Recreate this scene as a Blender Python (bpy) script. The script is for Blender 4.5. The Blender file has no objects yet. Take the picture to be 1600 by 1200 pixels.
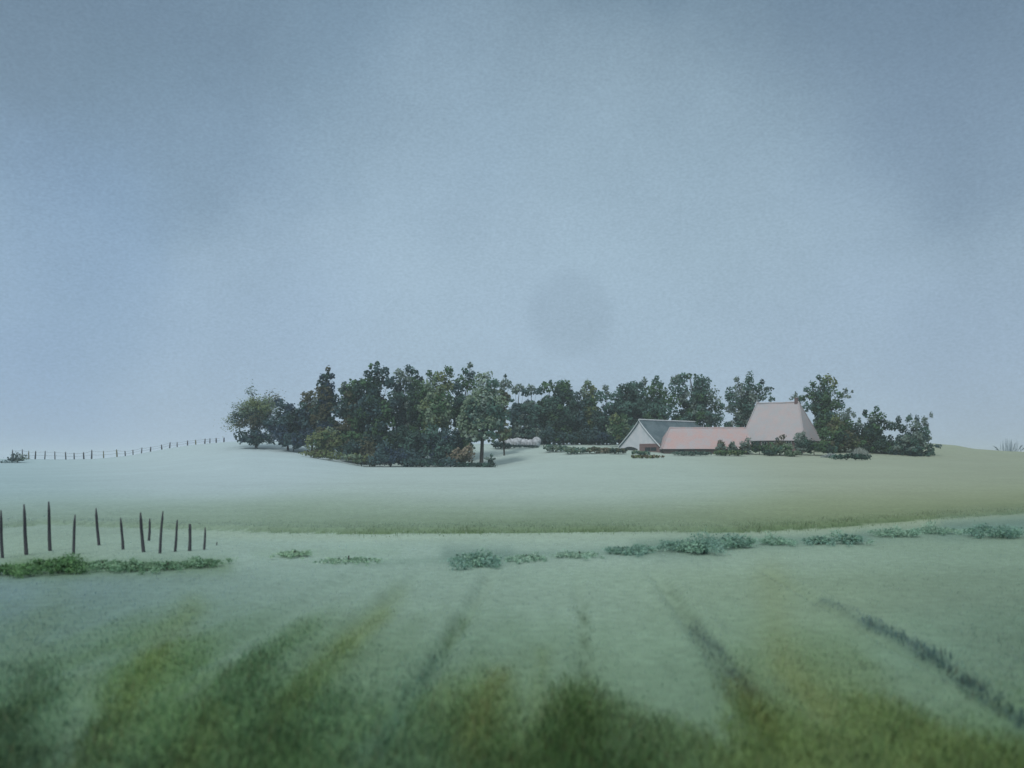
import bpy, math, random
import numpy as np
R = math.radians
random.seed(7); rng = np.random.default_rng(7)
SC = bpy.context.scene; COL = SC.collection
F = 35/36*1600; HZ = 716.0; CX = 800.0; H = 2.0      # focal length, horizon row and eye height used to place things on the ground

# ------------------------------------------------------------------ noise
_perm = rng.permutation(512); _vals = rng.random(512)
def vnoise(x, y, seed=0):
    x = np.asarray(x, float) + seed*17.3; y = np.asarray(y, float) + seed*9.1
    xi = np.floor(x).astype(int); yi = np.floor(y).astype(int); fx = x-xi; fy = y-yi
    fx = fx*fx*(3-2*fx); fy = fy*fy*(3-2*fy)
    def h(a, b): return _vals[(_perm[a % 512] + b) % 512]
    return (h(xi, yi)*(1-fx)+h(xi+1, yi)*fx)*(1-fy) + (h(xi, yi+1)*(1-fx)+h(xi+1, yi+1)*fx)*fy
def fbm(x, y, seed=0, n=4):
    t = 0; a = .5
    for i in range(n):
        t = t + a*vnoise(x*2**i, y*2**i, seed+i); a *= .5
    return t/(1-.5**n)
def ss(e0, e1, x):
    t = np.clip((x-e0)/(e1-e0), 0, 1); return t*t*(3-2*t)
def lin(c):
    c = np.asarray(c, float)/255; return np.where(c < .04045, c/12.92, ((c+.055)/1.055)**2.4)

# ------------------------------------------------------------------ terrain
CREST = [(-400,722),(-100,719),(0,717),(100,718),(150,717),(200,712),(260,701),(300,695),(360,690),(420,689),(480,690),(600,692),(800,694),
         (1000,694),(1280,693),(1460,693),(1495,696),(1520,701),(1560,704),(1600,706),(1800,712),(2200,716)]
FRONT = [(-400,734),(0,733),(100,731),(250,722),(380,708),(470,713),(520,721),(570,730),(780,730),(860,718),(960,713),(1100,713),(1250,715),(1400,717),(1600,722),(2000,726)]
def knots(tab, s):
    xs, ys = zip(*tab); return np.interp(s, xs, ys)
EDGE = [(-400,826),(0,826),(75,820),(150,824),(300,828),(400,832),(550,835),(800,833),(1000,831),(1150,833),(1300,825),(1450,812),(1600,803),(2000,790)]
def height(x, Y):
    x = np.asarray(x, float); Y = np.asarray(Y, float)
    Yc = np.maximum(Y, 1.0)
    s = CX + F*x/np.maximum(Yc, 20); s = np.clip(s, -400, 2200)
    zc = H + (HZ-knots(CREST, s))/F*215; zf = H + (HZ-knots(FRONT, s))/F*175
    z = .25*ss(35, 70, Y)
    z = z + (zf-.25)*ss(60, 178, Y)**1.0*(Y < 178) + (zf-.25)*(Y >= 178)
    z = z + (zc-zf)*ss(172, 216, Y)
    z = z + (-3.0-zc)*ss(216, 330, Y)
    ye = H*F/(knots(EDGE, s)-HZ)
    z = z + .14*ss(0, .5, Y-ye)*(1-ss(50, 90, Y))
    near = (1-ss(15, 19, Y))*ss(1, 4, Y)
    u = x - .0546*Y
    for c, w, d in ((3.52,.09,.09),(1.53,.11,.10),(.19,.07,.05),(-1.27,.10,.09),(-2.5,.14,.07),(-3.6,.16,.06)):
        z = z - near*d*np.exp(-((u-c)/w)**2) + near*d*.4*np.exp(-((np.abs(u-c)-2.2*w)/w)**2)
    z = z + .05*(fbm(x*.5, Y*.5, 3, 3)-.5)*(1-ss(15, 60, Y)) + .35*(fbm(x*.035, Y*.035, 5, 3)-.5)*ss(60, 120, Y)*(1-ss(170, 215, Y))
    return z
def gz(x, Y): return float(height(np.array([x]), np.array([Y]))[0])
def px2x(px, Y): return (px-CX)/F*Y
def P(px, py, Y): return np.array([(px-CX)/F*Y, Y, H+(HZ-py)/F*Y])
def ground_at(px, py):                        # first meeting of a sight line with the ground
    last = 3.0
    for Y in np.concatenate([np.arange(3, 60, .05), np.arange(60, 230, .5)]):
        p = P(px, py, Y)
        if gz(p[0], Y) >= p[2]: return p[0], Y
    return px2x(px, 215), 215

# ------------------------------------------------------------------ vegetation colours of the ground (plant/soil patches; mist paleness painted into the far field)
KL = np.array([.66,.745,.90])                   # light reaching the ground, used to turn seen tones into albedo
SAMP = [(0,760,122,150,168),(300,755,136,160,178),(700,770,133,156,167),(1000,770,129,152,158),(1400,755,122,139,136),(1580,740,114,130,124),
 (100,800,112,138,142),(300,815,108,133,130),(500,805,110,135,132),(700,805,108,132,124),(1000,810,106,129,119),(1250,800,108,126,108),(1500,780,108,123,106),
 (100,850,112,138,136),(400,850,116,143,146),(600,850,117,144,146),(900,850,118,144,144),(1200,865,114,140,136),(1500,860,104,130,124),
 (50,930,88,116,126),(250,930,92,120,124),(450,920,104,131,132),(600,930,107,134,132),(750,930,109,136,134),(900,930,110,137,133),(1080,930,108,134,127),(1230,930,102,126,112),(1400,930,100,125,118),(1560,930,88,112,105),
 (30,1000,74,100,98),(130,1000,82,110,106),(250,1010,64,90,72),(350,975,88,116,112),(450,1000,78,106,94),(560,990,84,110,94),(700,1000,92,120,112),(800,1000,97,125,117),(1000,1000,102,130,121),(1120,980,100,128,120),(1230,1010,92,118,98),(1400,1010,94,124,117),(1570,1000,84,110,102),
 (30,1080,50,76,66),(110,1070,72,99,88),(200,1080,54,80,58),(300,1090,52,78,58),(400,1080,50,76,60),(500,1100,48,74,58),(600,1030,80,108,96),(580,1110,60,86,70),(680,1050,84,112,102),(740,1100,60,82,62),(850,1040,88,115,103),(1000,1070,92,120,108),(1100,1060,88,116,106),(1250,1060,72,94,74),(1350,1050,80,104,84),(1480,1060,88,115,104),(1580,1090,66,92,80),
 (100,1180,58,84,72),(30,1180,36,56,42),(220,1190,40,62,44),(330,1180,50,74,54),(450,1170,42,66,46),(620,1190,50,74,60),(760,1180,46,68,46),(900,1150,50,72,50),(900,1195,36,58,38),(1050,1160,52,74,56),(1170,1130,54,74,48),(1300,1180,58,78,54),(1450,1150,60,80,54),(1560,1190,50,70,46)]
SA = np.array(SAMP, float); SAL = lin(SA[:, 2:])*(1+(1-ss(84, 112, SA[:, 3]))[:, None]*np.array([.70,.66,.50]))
SCAT = [ # elongated plant streaks: x0,y0,x1,y1,width px,rgb,strength
 (1285,938,1360,972,6,(60,84,90),.75),(1355,970,1455,1024,8,(46,70,76),.95),(1450,1022,1620,1142,10,(42,66,70),1),
 (1048,925,1090,985,8,(74,98,92),.5),(1088,985,1170,1082,10,(50,72,76),.85),(1160,1075,1200,1130,18,(60,76,48),.55),
 (912,950,916,1085,5,(60,84,78),.8),(915,1080,890,1180,20,(50,76,48),.5),
 (722,975,690,1020,7,(58,84,74),.85),(690,1020,650,1080,8,(48,76,72),.85),(650,1080,590,1180,14,(50,80,76),.6),
 (600,960,540,1010,13,(76,98,70),.55),(540,1010,440,1110,22,(62,86,54),.5),(440,1110,390,1190,26,(44,68,50),.55),
 (480,985,400,1050,20,(56,84,68),.55),(400,1050,330,1120,26,(46,74,56),.6),(330,1120,290,1200,24,(60,80,52),.4),
 (300,950,240,1030,24,(74,98,72),.5),(240,1030,190,1100,28,(62,86,54),.6),(190,1100,150,1190,26,(54,76,48),.5),(160,1130,120,1190,10,(38,58,36),.6),
 (90,930,20,1040,26,(82,108,96),.35),(60,1060,10,1180,24,(44,68,50),.5),(380,1010,290,1090,9,(98,124,118),.3),(140,1050,100,1190,16,(88,114,104),.5),
 (640,1090,560,1190,12,(74,104,92),.45),(1010,1100,960,1190,14,(78,104,86),.4),(780,1060,730,1170,20,(68,82,54),.4),(850,1020,835,1110,12,(74,98,72),.4),
 (700,868,790,868,15,(78,106,108),.7),(560,880,740,874,7,(94,122,120),.5),(790,868,1000,862,9,(88,116,116),.6),(1000,858,1130,848,14,(74,102,102),.75),
 (1130,850,1350,841,11,(82,110,110),.7),(1350,838,1600,822,11,(86,114,114),.6),(1480,826,1620,816,18,(82,112,114),.65),(400,866,620,862,9,(104,132,126),.4),
 (0,890,350,884,15,(76,104,86),.6),(30,885,120,885,16,(58,86,60),.5),
 (1205,900,1215,1000,30,(98,114,84),.3),(620,930,560,985,20,(88,112,88),.35),(1225,1040,1290,1110,24,(76,90,60),.35),
 (1040,860,1110,860,18,(84,110,108),.4),(900,1120,860,1190,22,(36,60,38),.6),(1420,1120,1350,1200,20,(48,72,52),.5)]
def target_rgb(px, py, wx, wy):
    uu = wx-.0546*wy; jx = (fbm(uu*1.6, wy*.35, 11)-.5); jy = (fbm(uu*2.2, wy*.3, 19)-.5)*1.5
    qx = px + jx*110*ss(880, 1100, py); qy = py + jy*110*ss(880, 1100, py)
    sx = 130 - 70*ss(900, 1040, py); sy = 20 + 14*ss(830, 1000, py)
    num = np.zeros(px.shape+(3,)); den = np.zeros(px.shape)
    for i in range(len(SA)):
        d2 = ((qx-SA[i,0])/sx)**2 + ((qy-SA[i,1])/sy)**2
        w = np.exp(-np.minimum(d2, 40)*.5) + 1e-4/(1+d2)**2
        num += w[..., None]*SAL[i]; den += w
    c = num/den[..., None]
    ye = knots(EDGE, np.clip(px, -400, 2000))
    # olive fringe growing along the edge of the upper field
    k = np.exp(-np.maximum(ye-py, 0)/22)*(py < ye)*(.45+.5*ss(350, 480, px)-.15*ss(1300, 1600, px))*(.65+.7*fbm(wx*.5, wy*.2, 23))
    c = c*(1-k[..., None]) + k[..., None]*lin((74,98,76))
    k = .5*np.exp(-((py-ye-5)/7)**2)*(py > ye)*ss(200, 400, px)
    c = c*(1-k[..., None]) + k[..., None]*lin((128,152,148))
    for x0, y0, x1, y1, w, col, st in SCAT:
        dx, dy = x1-x0, y1-y0; t = np.clip(((qx*.1+px*.9-x0)*dx+(qy*.1+py*.9-y0)*dy)/(dx*dx+dy*dy), 0, 1)
        d = np.hypot(qx*.1+px*.9-x0-t*dx, qy*.1+py*.9-y0-t*dy)
        k = st*np.exp(-(d/w)**2)
        c = c*(1-k[..., None]) + k[..., None]*lin(col)*(1+(1-ss(84, 112, col[1]))*np.array([.5,.38,.22]))
    return c
def ground_color(x, Y, z):
    Yc = np.maximum(Y, 4.5)
    px = np.clip(CX+F*x/Yc, -300, 1900); py = np.clip(HZ+(H-np.minimum(z, 1.9))/Yc*F, 690, 1230)
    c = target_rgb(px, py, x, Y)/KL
    n = fbm(x*.9, Y*.9, 31)-.5; m = fbm(x*.07, Y*.1, 37)-.5
    c = c*(1+.16*n+.12*m)[..., None]
    return np.clip(c, .012, .8), py

# ------------------------------------------------------------------ objects and tags
def tag(o, label=None, cat=None, group=None, kind=None):
    if label: o['label'] = label
    if cat: o['category'] = cat
    if group: o['group'] = group
    if kind: o['kind'] = kind
    return o
def empty(name, loc, label, cat, group=None):
    o = bpy.data.objects.new(name, None); o.empty_display_size = .3; COL.objects.link(o); o.location = [float(v) for v in loc]
    return tag(o, label, cat, group)
class MB:
    def __init__(s): s.v = []; s.f = []; s.c = []; s.n = 0
    def add(s, verts, faces, col=(1,1,1)):
        s.v.extend([tuple(map(float, p)) for p in verts]); s.f.extend([tuple(i+s.n for i in f) for f in faces]); s.n += len(verts)
        s.c.extend([col]*len(faces))
    def box(s, lo, hi, col=(1,1,1), R_=None, o=(0,0,0)):
        x0,y0,z0 = lo; x1,y1,z1 = hi
        v = [(x0,y0,z0),(x1,y0,z0),(x1,y1,z0),(x0,y1,z0),(x0,y0,z1),(x1,y0,z1),(x1,y1,z1),(x0,y1,z1)]
        s.add(v, [(0,3,2,1),(4,5,6,7),(0,1,5,4),(1,2,6,5),(2,3,7,6),(3,0,4,7)], col)
    def tube(s, pts, rads, n=7, col=(1,1,1), jit=0):
        pts = [np.array(p, float) for p in pts]; rings = []
        for i, p in enumerate(pts):
            d = pts[min(i+1, len(pts)-1)]-pts[max(i-1, 0)]; d = d/(np.linalg.norm(d)+1e-9)
            a = np.cross(d, (0,1,0) if abs(d[1]) < .9 else (1,0,0)); a /= np.linalg.norm(a); b = np.cross(d, a)
            rings.append([p+rads[i]*(1+jit*(random.random()-.5))*(math.cos(2*math.pi*k/n)*a+math.sin(2*math.pi*k/n)*b) for k in range(n)])
        v = [q for r in rings for q in r]; f = []
        for i in range(len(pts)-1):
            for k in range(n): f.append((i*n+k, i*n+(k+1) % n, (i+1)*n+(k+1) % n, (i+1)*n+k))
        f.append(tuple(range(n))[::-1]); f.append(tuple((len(pts)-1)*n+k for k in range(n)))
        s.add(v, f, col)
    def build(s, name, mat, parent=None, smooth=False, color=False, origin=(0,0,0)):
        o_ = np.array(origin, float); me = bpy.data.meshes.new(name)
        me.from_pydata([tuple(np.array(p)-o_) for p in s.v], [], s.f); me.update()
        if color: face_colors(me, np.array(s.c))
        if smooth: me.polygons.foreach_set('use_smooth', [True]*len(me.polygons))
        ob = bpy.data.objects.new(name, me); ob.location = o_ if parent is None else (0,0,0); me.materials.append(mat); COL.objects.link(ob)
        if parent: ob.parent = parent
        return ob
def face_colors(me, cols):
    tot = np.empty(len(me.polygons), np.int32); me.polygons.foreach_get('loop_total', tot)
    c = np.ones((tot.sum(), 4), np.float32); c[:, :3] = np.repeat(cols, tot, axis=0)
    at = me.color_attributes.new('tint', 'FLOAT_COLOR', 'CORNER'); at.data.foreach_set('color', c.ravel())
def raw_mesh(name, V, faces_n, idx, cols, mat, parent=None, loc=(0,0,0)):   # V n x 3, faces all of size faces_n
    me = bpy.data.meshes.new(name); nf = len(idx)//faces_n
    me.vertices.add(len(V)); me.vertices.foreach_set('co', np.asarray(V, np.float32).ravel())
    me.loops.add(len(idx)); me.loops.foreach_set('vertex_index', np.asarray(idx, np.int32))
    me.polygons.add(nf); me.polygons.foreach_set('loop_start', np.arange(nf, dtype=np.int32)*faces_n)
    me.update(calc_edges=True)
    if cols is not None: face_colors(me, cols)
    ob = bpy.data.objects.new(name, me); me.materials.append(mat); COL.objects.link(ob); ob.location = loc
    if parent: ob.parent = parent
    return ob

# ------------------------------------------------------------------ materials
def mat(name):
    m = bpy.data.materials.new(name); m.use_nodes = True; nt = m.node_tree; b = nt.nodes['Principled BSDF']
    b.inputs['Specular IOR Level'].default_value = .15; b.inputs['Roughness'].default_value = .85
    return m, nt, b
def noise_mat(name, c1, c2, scale=2.0, rough=.85, bump=.3, stretch=(1,1,1), c3=None, detail=6):
    m, nt, b = mat(name); N = nt.nodes; L = nt.links
    tc = N.new('ShaderNodeTexCoord'); mp = N.new('ShaderNodeMapping'); mp.inputs['Scale'].default_value = stretch
    nz = N.new('ShaderNodeTexNoise'); nz.inputs['Scale'].default_value = scale; nz.inputs['Detail'].default_value = detail
    cr = N.new('ShaderNodeValToRGB'); cr.color_ramp.elements[0].position = .32; cr.color_ramp.elements[1].position = .68
    cr.color_ramp.elements[0].color = (*c1, 1); cr.color_ramp.elements[1].color = (*c2, 1)
    if c3: e = cr.color_ramp.elements.new(.5); e.color = (*c3, 1)
    bp = N.new('ShaderNodeBump'); bp.inputs['Strength'].default_value = bump; bp.inputs['Distance'].default_value = .05
    L.new(tc.outputs['Object'], mp.inputs[0]); L.new(mp.outputs[0], nz.inputs['Vector']); L.new(nz.outputs['Fac'], cr.inputs[0])
    L.new(cr.outputs[0], b.inputs['Base Color']); L.new(nz.outputs['Fac'], bp.inputs['Height']); L.new(bp.outputs[0], b.inputs['Normal'])
    b.inputs['Roughness'].default_value = rough
    return m
def tint_mat(name, rough=.8, noise=.25, scale=8, transl=0):
    m, nt, b = mat(name); N = nt.nodes; L = nt.links
    at = N.new('ShaderNodeAttribute'); at.attribute_name = 'tint'
    tc = N.new('ShaderNodeTexCoord'); nz = N.new('ShaderNodeTexNoise'); nz.inputs['Scale'].default_value = scale; nz.inputs['Detail'].default_value = 5
    mr = N.new('ShaderNodeMapRange'); mr.inputs[1].default_value = .3; mr.inputs[2].default_value = .7; mr.inputs[3].default_value = 1-noise; mr.inputs[4].default_value = 1+noise
    mx = N.new('ShaderNodeVectorMath'); mx.operation = 'SCALE'
    L.new(tc.outputs['Object'], nz.inputs['Vector']); L.new(nz.outputs['Fac'], mr.inputs[0])
    L.new(at.outputs['Color'], mx.inputs[0]); L.new(mr.outputs[0], mx.inputs['Scale']); L.new(mx.outputs[0], b.inputs['Base Color'])
    b.inputs['Roughness'].default_value = rough
    if transl:
        out = N['Material Output']; tr = N.new('ShaderNodeBsdfTranslucent'); ms = N.new('ShaderNodeMixShader'); ms.inputs[0].default_value = transl
        L.new(mx.outputs[0], tr.inputs[0]); L.new(b.outputs[0], ms.inputs[1]); L.new(tr.outputs[0], ms.inputs[2]); L.new(ms.outputs[0], out.inputs[0])
    return m
M_LEAF = tint_mat('foliage', .75, .12, 1.2, .2)
M_GRASS = tint_mat('grass_blades', .8, .1, 3, .4)
M_BARK = noise_mat('bark', (.028,.030,.030), (.070,.070,.066), 3, .95, .6, (1,1,.25))
M_POST = noise_mat('weathered_wood', (.030,.034,.042), (.085,.088,.098), 14, .9, .7, (1,1,.08))
M_WIRE = noise_mat('dull_wire', (.10,.11,.10), (.16,.17,.15), 5, .6, 0)
M_GROUND = tint_mat('meadow', .95, .13, 5)
nt = M_GROUND.node_tree; N = nt.nodes; L = nt.links
_n = N.new('ShaderNodeTexNoise'); _n.inputs['Scale'].default_value = 22; _n.inputs['Detail'].default_value = 8
_b = N.new('ShaderNodeBump'); _b.inputs['Strength'].default_value = .55; _b.inputs['Distance'].default_value = .04
_t = N.new('ShaderNodeTexCoord'); L.new(_t.outputs['Object'], _n.inputs['Vector']); L.new(_n.outputs['Fac'], _b.inputs['Height']); L.new(_b.outputs[0], N['Principled BSDF'].inputs['Normal'])

# ------------------------------------------------------------------ ground
def axis(segs):
    out = []
    for a, b, st in segs: out.extend(np.arange(a, b, st))
    return out
ysr = axis([(-120,-12,6),(-12,3,1),(3,13,.09),(13,40,.16),(40,232,1.2)])
y = 232.0
while y < 5000: ysr.append(y); y *= 1.05
xs_ = axis([(0,7,.1),(7,20,.2),(20,130,1.3)]); v = 130.0
while v < 5000: xs_.append(v); v *= 1.12
xs_ = np.array(xs_); xsr = np.concatenate([-xs_[:0:-1], xs_]); ysr = np.array(ysr)
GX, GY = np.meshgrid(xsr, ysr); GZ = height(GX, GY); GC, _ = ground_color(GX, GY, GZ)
nx, ny = len(xsr), len(ysr)
V = np.stack([GX, GY, GZ], -1).reshape(-1, 3)
i = np.arange((ny-1)*(nx-1)); r, c = i//(nx-1), i % (nx-1); a = r*nx+c
idx = np.stack([a, a+1, a+nx+1, a+nx], -1).ravel()
g = raw_mesh('ground', V, 4, idx, None, M_GROUND)
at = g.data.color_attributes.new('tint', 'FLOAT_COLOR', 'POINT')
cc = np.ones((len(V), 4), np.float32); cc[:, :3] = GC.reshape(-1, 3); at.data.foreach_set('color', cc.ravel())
g.data.polygons.foreach_set('use_smooth', [True]*len(g.data.polygons))
tag(g, kind='structure')

# ------------------------------------------------------------------ grass (nobody could count it)
def blades(n, ymin, ymax, power, hscale, wscale, keep=None):
    t = rng.random(n); Y = (ymin**power + t*(ymax**power-ymin**power))**(1/power)
    X = (rng.random(n)-.5)*1.12*Y + .0
    z = height(X, Y); jr = .0045*Y*rng.normal(size=n); jq = .022*Y*rng.normal(size=n); col, py = ground_color(X+jr, Y+jq, z)
    lum = col.mean(1); tall = np.clip((.19-lum)/.15, 0, 1)
    if keep is None:
        k = rng.random(n) < (.25+.75*tall)*(1-ss(9, 42, Y)*.55)*(1-ss(30, 44, Y)); X, Y, z, col, tall = X[k], Y[k], z[k], col[k], tall[k]
    else:
        k = keep(X, Y, tall); X, Y, z, col, tall = X[k], Y[k], z[k], col[k], tall[k]
    n = len(X)
    h = (.03+.065*tall)*hscale*(.5+rng.random(n)); w = (.004+.004*tall)*wscale*(.7+.6*rng.random(n))
    ang = rng.random(n)*2*np.pi; lean = (.1+.55*rng.random(n))*h; la = rng.random(n)*2*np.pi
    wx, wy = np.cos(ang)*w, np.sin(ang)*w; lx, ly = np.cos(la)*lean, np.sin(la)*lean
    b = np.stack([X, Y, z-.01], -1)
    v = np.stack([b+np.stack([-wx, -wy, 0*w], -1), b+np.stack([wx, wy, 0*w], -1),
                  b+np.stack([wx*.7+lx*.35, wy*.7+ly*.35, h*.6], -1), b+np.stack([lx, ly, h], -1), b+np.stack([-wx*.7+lx*.35, -wy*.7+ly*.35, h*.6], -1)], 1)
    jit = (.85+.3*rng.random((n,1)))*(1+.10*(rng.random((n,3))-.5))
    dry = (rng.random(n) < .10)*tall
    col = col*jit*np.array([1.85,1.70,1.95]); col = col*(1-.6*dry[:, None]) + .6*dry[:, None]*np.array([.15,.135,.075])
    return v.reshape(-1, 3), np.clip(col, .01, .8)
parts = [blades(420000, 4.3, 45, 1.0, 1.0, 1.35)]
def fringe(X, Y, tall):
    s = CX+F*X/Y; ye = H*F/(knots(EDGE, s)-HZ)
    return (Y > ye-.1) & (Y < ye+.5+2.5*rng.random(len(Y))**2) & (fbm(X*1.3, Y*.4, 41) > .38)
parts.append(blades(130000, 20, 45, 1.5, 1.6, 1.6, fringe))
V = np.concatenate([p[0] for p in parts]); C_ = np.concatenate([p[1] for p in parts])
gr = raw_mesh('grass', V, 5, np.arange(len(V)), C_, M_GRASS)
tag(gr, 'soft green and straw coloured meadow grass', 'grass', kind='stuff')

# ------------------------------------------------------------------ trees and shrubs
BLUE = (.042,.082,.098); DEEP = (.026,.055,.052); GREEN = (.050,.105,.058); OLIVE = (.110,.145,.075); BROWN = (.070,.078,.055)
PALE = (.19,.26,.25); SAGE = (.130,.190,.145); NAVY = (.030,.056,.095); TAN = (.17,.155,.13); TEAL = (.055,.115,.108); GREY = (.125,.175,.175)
def dabs(centers, rads, cols, leaf, k):
    """leaf clumps: round leaf-sized faces spread through ellipsoids. centers m x 3, rads m x 3"""
    out = []; oc = []
    for c, r, col in zip(centers, rads, cols):
        n = max(9, int(1.25*k*r[0]*r[2]/(leaf*leaf)))
        d = rng.normal(size=(n, 3)); d /= np.linalg.norm(d, axis=1)[:, None]
        rr = (.25+.75*rng.random(n)**.5)[:, None]*(1+.10*rng.normal(size=(n,1)))
        p = c + d*rr*np.maximum(r-leaf*.6, leaf*.4)
        nn = d*.6 + rng.normal(size=(n, 3))*.6 + np.array([0,-.25,.35]); nn /= np.linalg.norm(nn, axis=1)[:, None]
        a = np.cross(nn, rng.normal(size=(n, 3))); a /= np.linalg.norm(a, axis=1)[:, None]; b = np.cross(nn, a)
        L_ = (leaf*(.55+.75*rng.random(n)))[:, None]; asp = (.6+.35*rng.random(n))[:, None]
        ring = [p + L_*(math.cos(t)*a + asp*math.sin(t)*b) - nn*L_*.12*math.cos(2*t) for t in np.arange(6)*math.pi/3]
        out.append(np.stack(ring, 1)); oc.append(np.array(col)*np.array([1.32,1.28,1.12])*(1+.28*(rng.random((n,1))-.5))*(1+.10*(rng.random((n,3))-.5)))
    return np.concatenate(out).reshape(-1, 3), np.concatenate(oc)
def plant(name, label, cat, group, s, D, bodies=(), lobes=(), cols=(BLUE,), leaf=.26, k=3.2, trunk=.25, sub=.30, base=None, gap=0, tname='trunk', lift=0, soft=0, body_cols=None):
    x0 = px2x(s, D); z0 = gz(x0, D)-.03 if base is None else base
    sc = D/F; root = np.array([x0, D, z0]); e = empty(name, root, label, cat, group)
    if group == G1: bodies = [(b[0], b[1], b[2]*1.16, b[3]*1.02) for b in bodies]
    cen = []; rad = []; cl = []; keyp = []
    for bi, (cx, cy, rx, ry) in enumerate(bodies):
        c = P(cx, cy, D); RX, RZ = rx*sc, ry*sc; RY = min(RX, 5.5)*.9; q = max(min(RX, RZ)*sub, leaf*1.3)
        n = int(2.6*RX*RZ/(q*q))+6
        for j in range(n):
            d = rng.normal(size=3); d /= np.linalg.norm(d); t = rng.random()**.42
            qq = q*(.7+.7*rng.random())
            cen.append(c+d*t*np.array([max(RX-qq,.02), max(RY-qq,.02), max(RZ-qq,.02)])); rad.append(np.array([qq, qq, qq*(.75+.35*rng.random())]))
            pal = body_cols[bi] if body_cols else cols
            cl.append(pal[rng.integers(len(pal))])
        keyp.append(c)
    nb = len(cen)
    for l in lobes:
        cx, cy, rx = l[:3]; ry = l[3] if len(l) > 3 else rx
        c = P(cx, cy, D) + np.array([0, (rng.random()-.5)*1.6, 0]); cen.append(c); rad.append(np.array([rx*sc, rx*sc, ry*sc])*1.28)
        cl.append(cols[rng.integers(len(cols))] if len(l) < 5 else l[4]); keyp.append(c)
    cen = [c-root for c in cen]
    V, C_ = dabs(cen, rad, cl, leaf, k)
    if soft:
        n = int(len(C_)*soft); j = rng.integers(0, len(C_), n); Vq = V.reshape(-1, 6, 3)[j]; m = Vq.mean(1, keepdims=True)
        cc_ = np.mean(cen, axis=0); Vq = (m-cc_)*(1.0+.17*np.abs(rng.normal(size=(n,1,1)))) + cc_ + (Vq-m)*.6
        V = np.concatenate([V, Vq.reshape(-1,3)]); C_ = np.concatenate([C_, C_[j]*1.3])
    V[:, 2] = np.maximum(V[:, 2], -.15)
    raw_mesh('crown' if trunk > .1 else 'foliage', V, 6, np.arange(len(V)), np.clip(C_, .008, .6), M_LEAF, e)
    # trunk and limbs
    t = MB(); top = max(keyp, key=lambda q: q[2])-root if keyp else np.array([0,0,2])
    if bodies:
        b0 = P(bodies[0][0], bodies[0][1], D)-root
    else: b0 = np.mean([q-root for q in keyp], axis=0)
    fork = np.array([b0[0]*.4, 0, b0[2]*.55]); wob = lambda a: np.array([(random.random()-.5)*a, (random.random()-.5)*a, 0]); mid = (fork+b0)/2+wob(trunk)
    t.tube([(0,0,-.2), (0,0,.15), fork*.5+wob(.25*trunk), fork, mid, b0, (b0+top)/2+wob(trunk), top],
           [trunk*1.4, trunk*1.1, trunk*.95, trunk*.85, trunk*.6, trunk*.45, trunk*.28, trunk*.08], 7, jit=.15)
    for q in keyp[:40 if trunk > .1 else 0]:
        q = q-root; st = (fork, mid, b0)[random.randrange(3)]
        if np.linalg.norm(q-st) > .4: t.tube([st, (st+q)/2+np.array([0,0,-.08*abs(q[0]-st[0])]), q], [trunk*.32, trunk*.2, trunk*.06], 5)
    t.build(tname, M_BARK, e, smooth=True)
    return e
G1 = 'trees of the dense copse'; G2 = 'trees of the long row behind the farm'; G3 = 'trees around the big farm roof'; G4 = 'shrubs at the foot of the copse'
G5 = 'garden bushes in front of the farm'; G6 = 'low scrub bushes along the wet strip'; G7 = 'field bushes below the stakes'
T = 'tree'
plant('willow_tree','hazy grey olive round tree ending the copse where the far fence starts',T,G1,400,192,
      [(402,640,34,32),(400,655,42,28)],[(372,640,12),(425,625,12),(365,660,12),(392,612,9)],[SAGE,GREY,BROWN,OLIVE],.15,1.0,.22,.35,soft=.7,body_cols=[[GREY,SAGE,OLIVE],[DEEP,BLUE,BROWN]])
plant('leafy_tree','low blue black tree with a jagged sloping top beside the hazy round tree',T,G1,450,188,
      [(445,665,32,24),(462,660,26,30)],[(434,628,6),(442,632,7),(450,638,7),(456,636,6),(461,644,6),(440,645,10)],[BLUE,NAVY,DEEP],.24,3,.2)
plant('leafy_tree','grey green tree leaning against the narrow dark spire of the copse',T,G1,488,190,
      [(488,660,22,38)],[(478,622,8),(486,619,8),(492,630,9),(474,634,7),(482,640,10)],[GREY,TEAL,BROWN],.24,3,.2)
plant('spire_tree','narrow dark tree tapering to one loose tuft, first high top of the copse',T,G1,510,186,
      [(509,640,17,50),(512,672,22,30)],[(512,576,4,6,BROWN),(513,584,2.5,5),(503,588,5.5),(511,590,6.5),(518,588,5),(504,602,9),(513,604,9),(500,612,8),(509,618,10),(520,626,10)],[DEEP,BROWN,NAVY],.22,3.6,.22)
plant('leafy_tree','brown green tree sagging between the dark spire and the knobbly high top',T,G1,548,184,
      [(548,645,30,48),(540,686,38,28)],[(533,608,6,6,GREY),(538,602,5,5,GREY),(541,612,9),(552,606,10),(562,600,9),(548,620,12)],[DEEP,BROWN,GREEN,BLUE],.25,3.3,.28)
plant('leafy_tree','tall dark green tree crowned by several round knobs, highest of the copse',T,G1,590,182,
      [(588,640,34,52),(592,690,38,30)],[(590,567,3.5),(579,572,4),(589,577,6,8),(577,584,7),(602,580,7),(590,590,10),(573,598,9),(606,596,9),(585,604,14),(562,610,10)],[DEEP,GREEN,BLUE],.25,3.4,.3)
plant('leafy_tree','blue grey tree with two pale round lobes between the knobbly top and green top',T,G1,630,188,
      [(630,640,28,52),(628,694,28,24)],[(625,583,7),(638,576,6),(644,580,6),(632,592,11),(616,598,10),(646,597,8)],[BLUE,GREY,TEAL],.25,3.2,.26)
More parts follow.
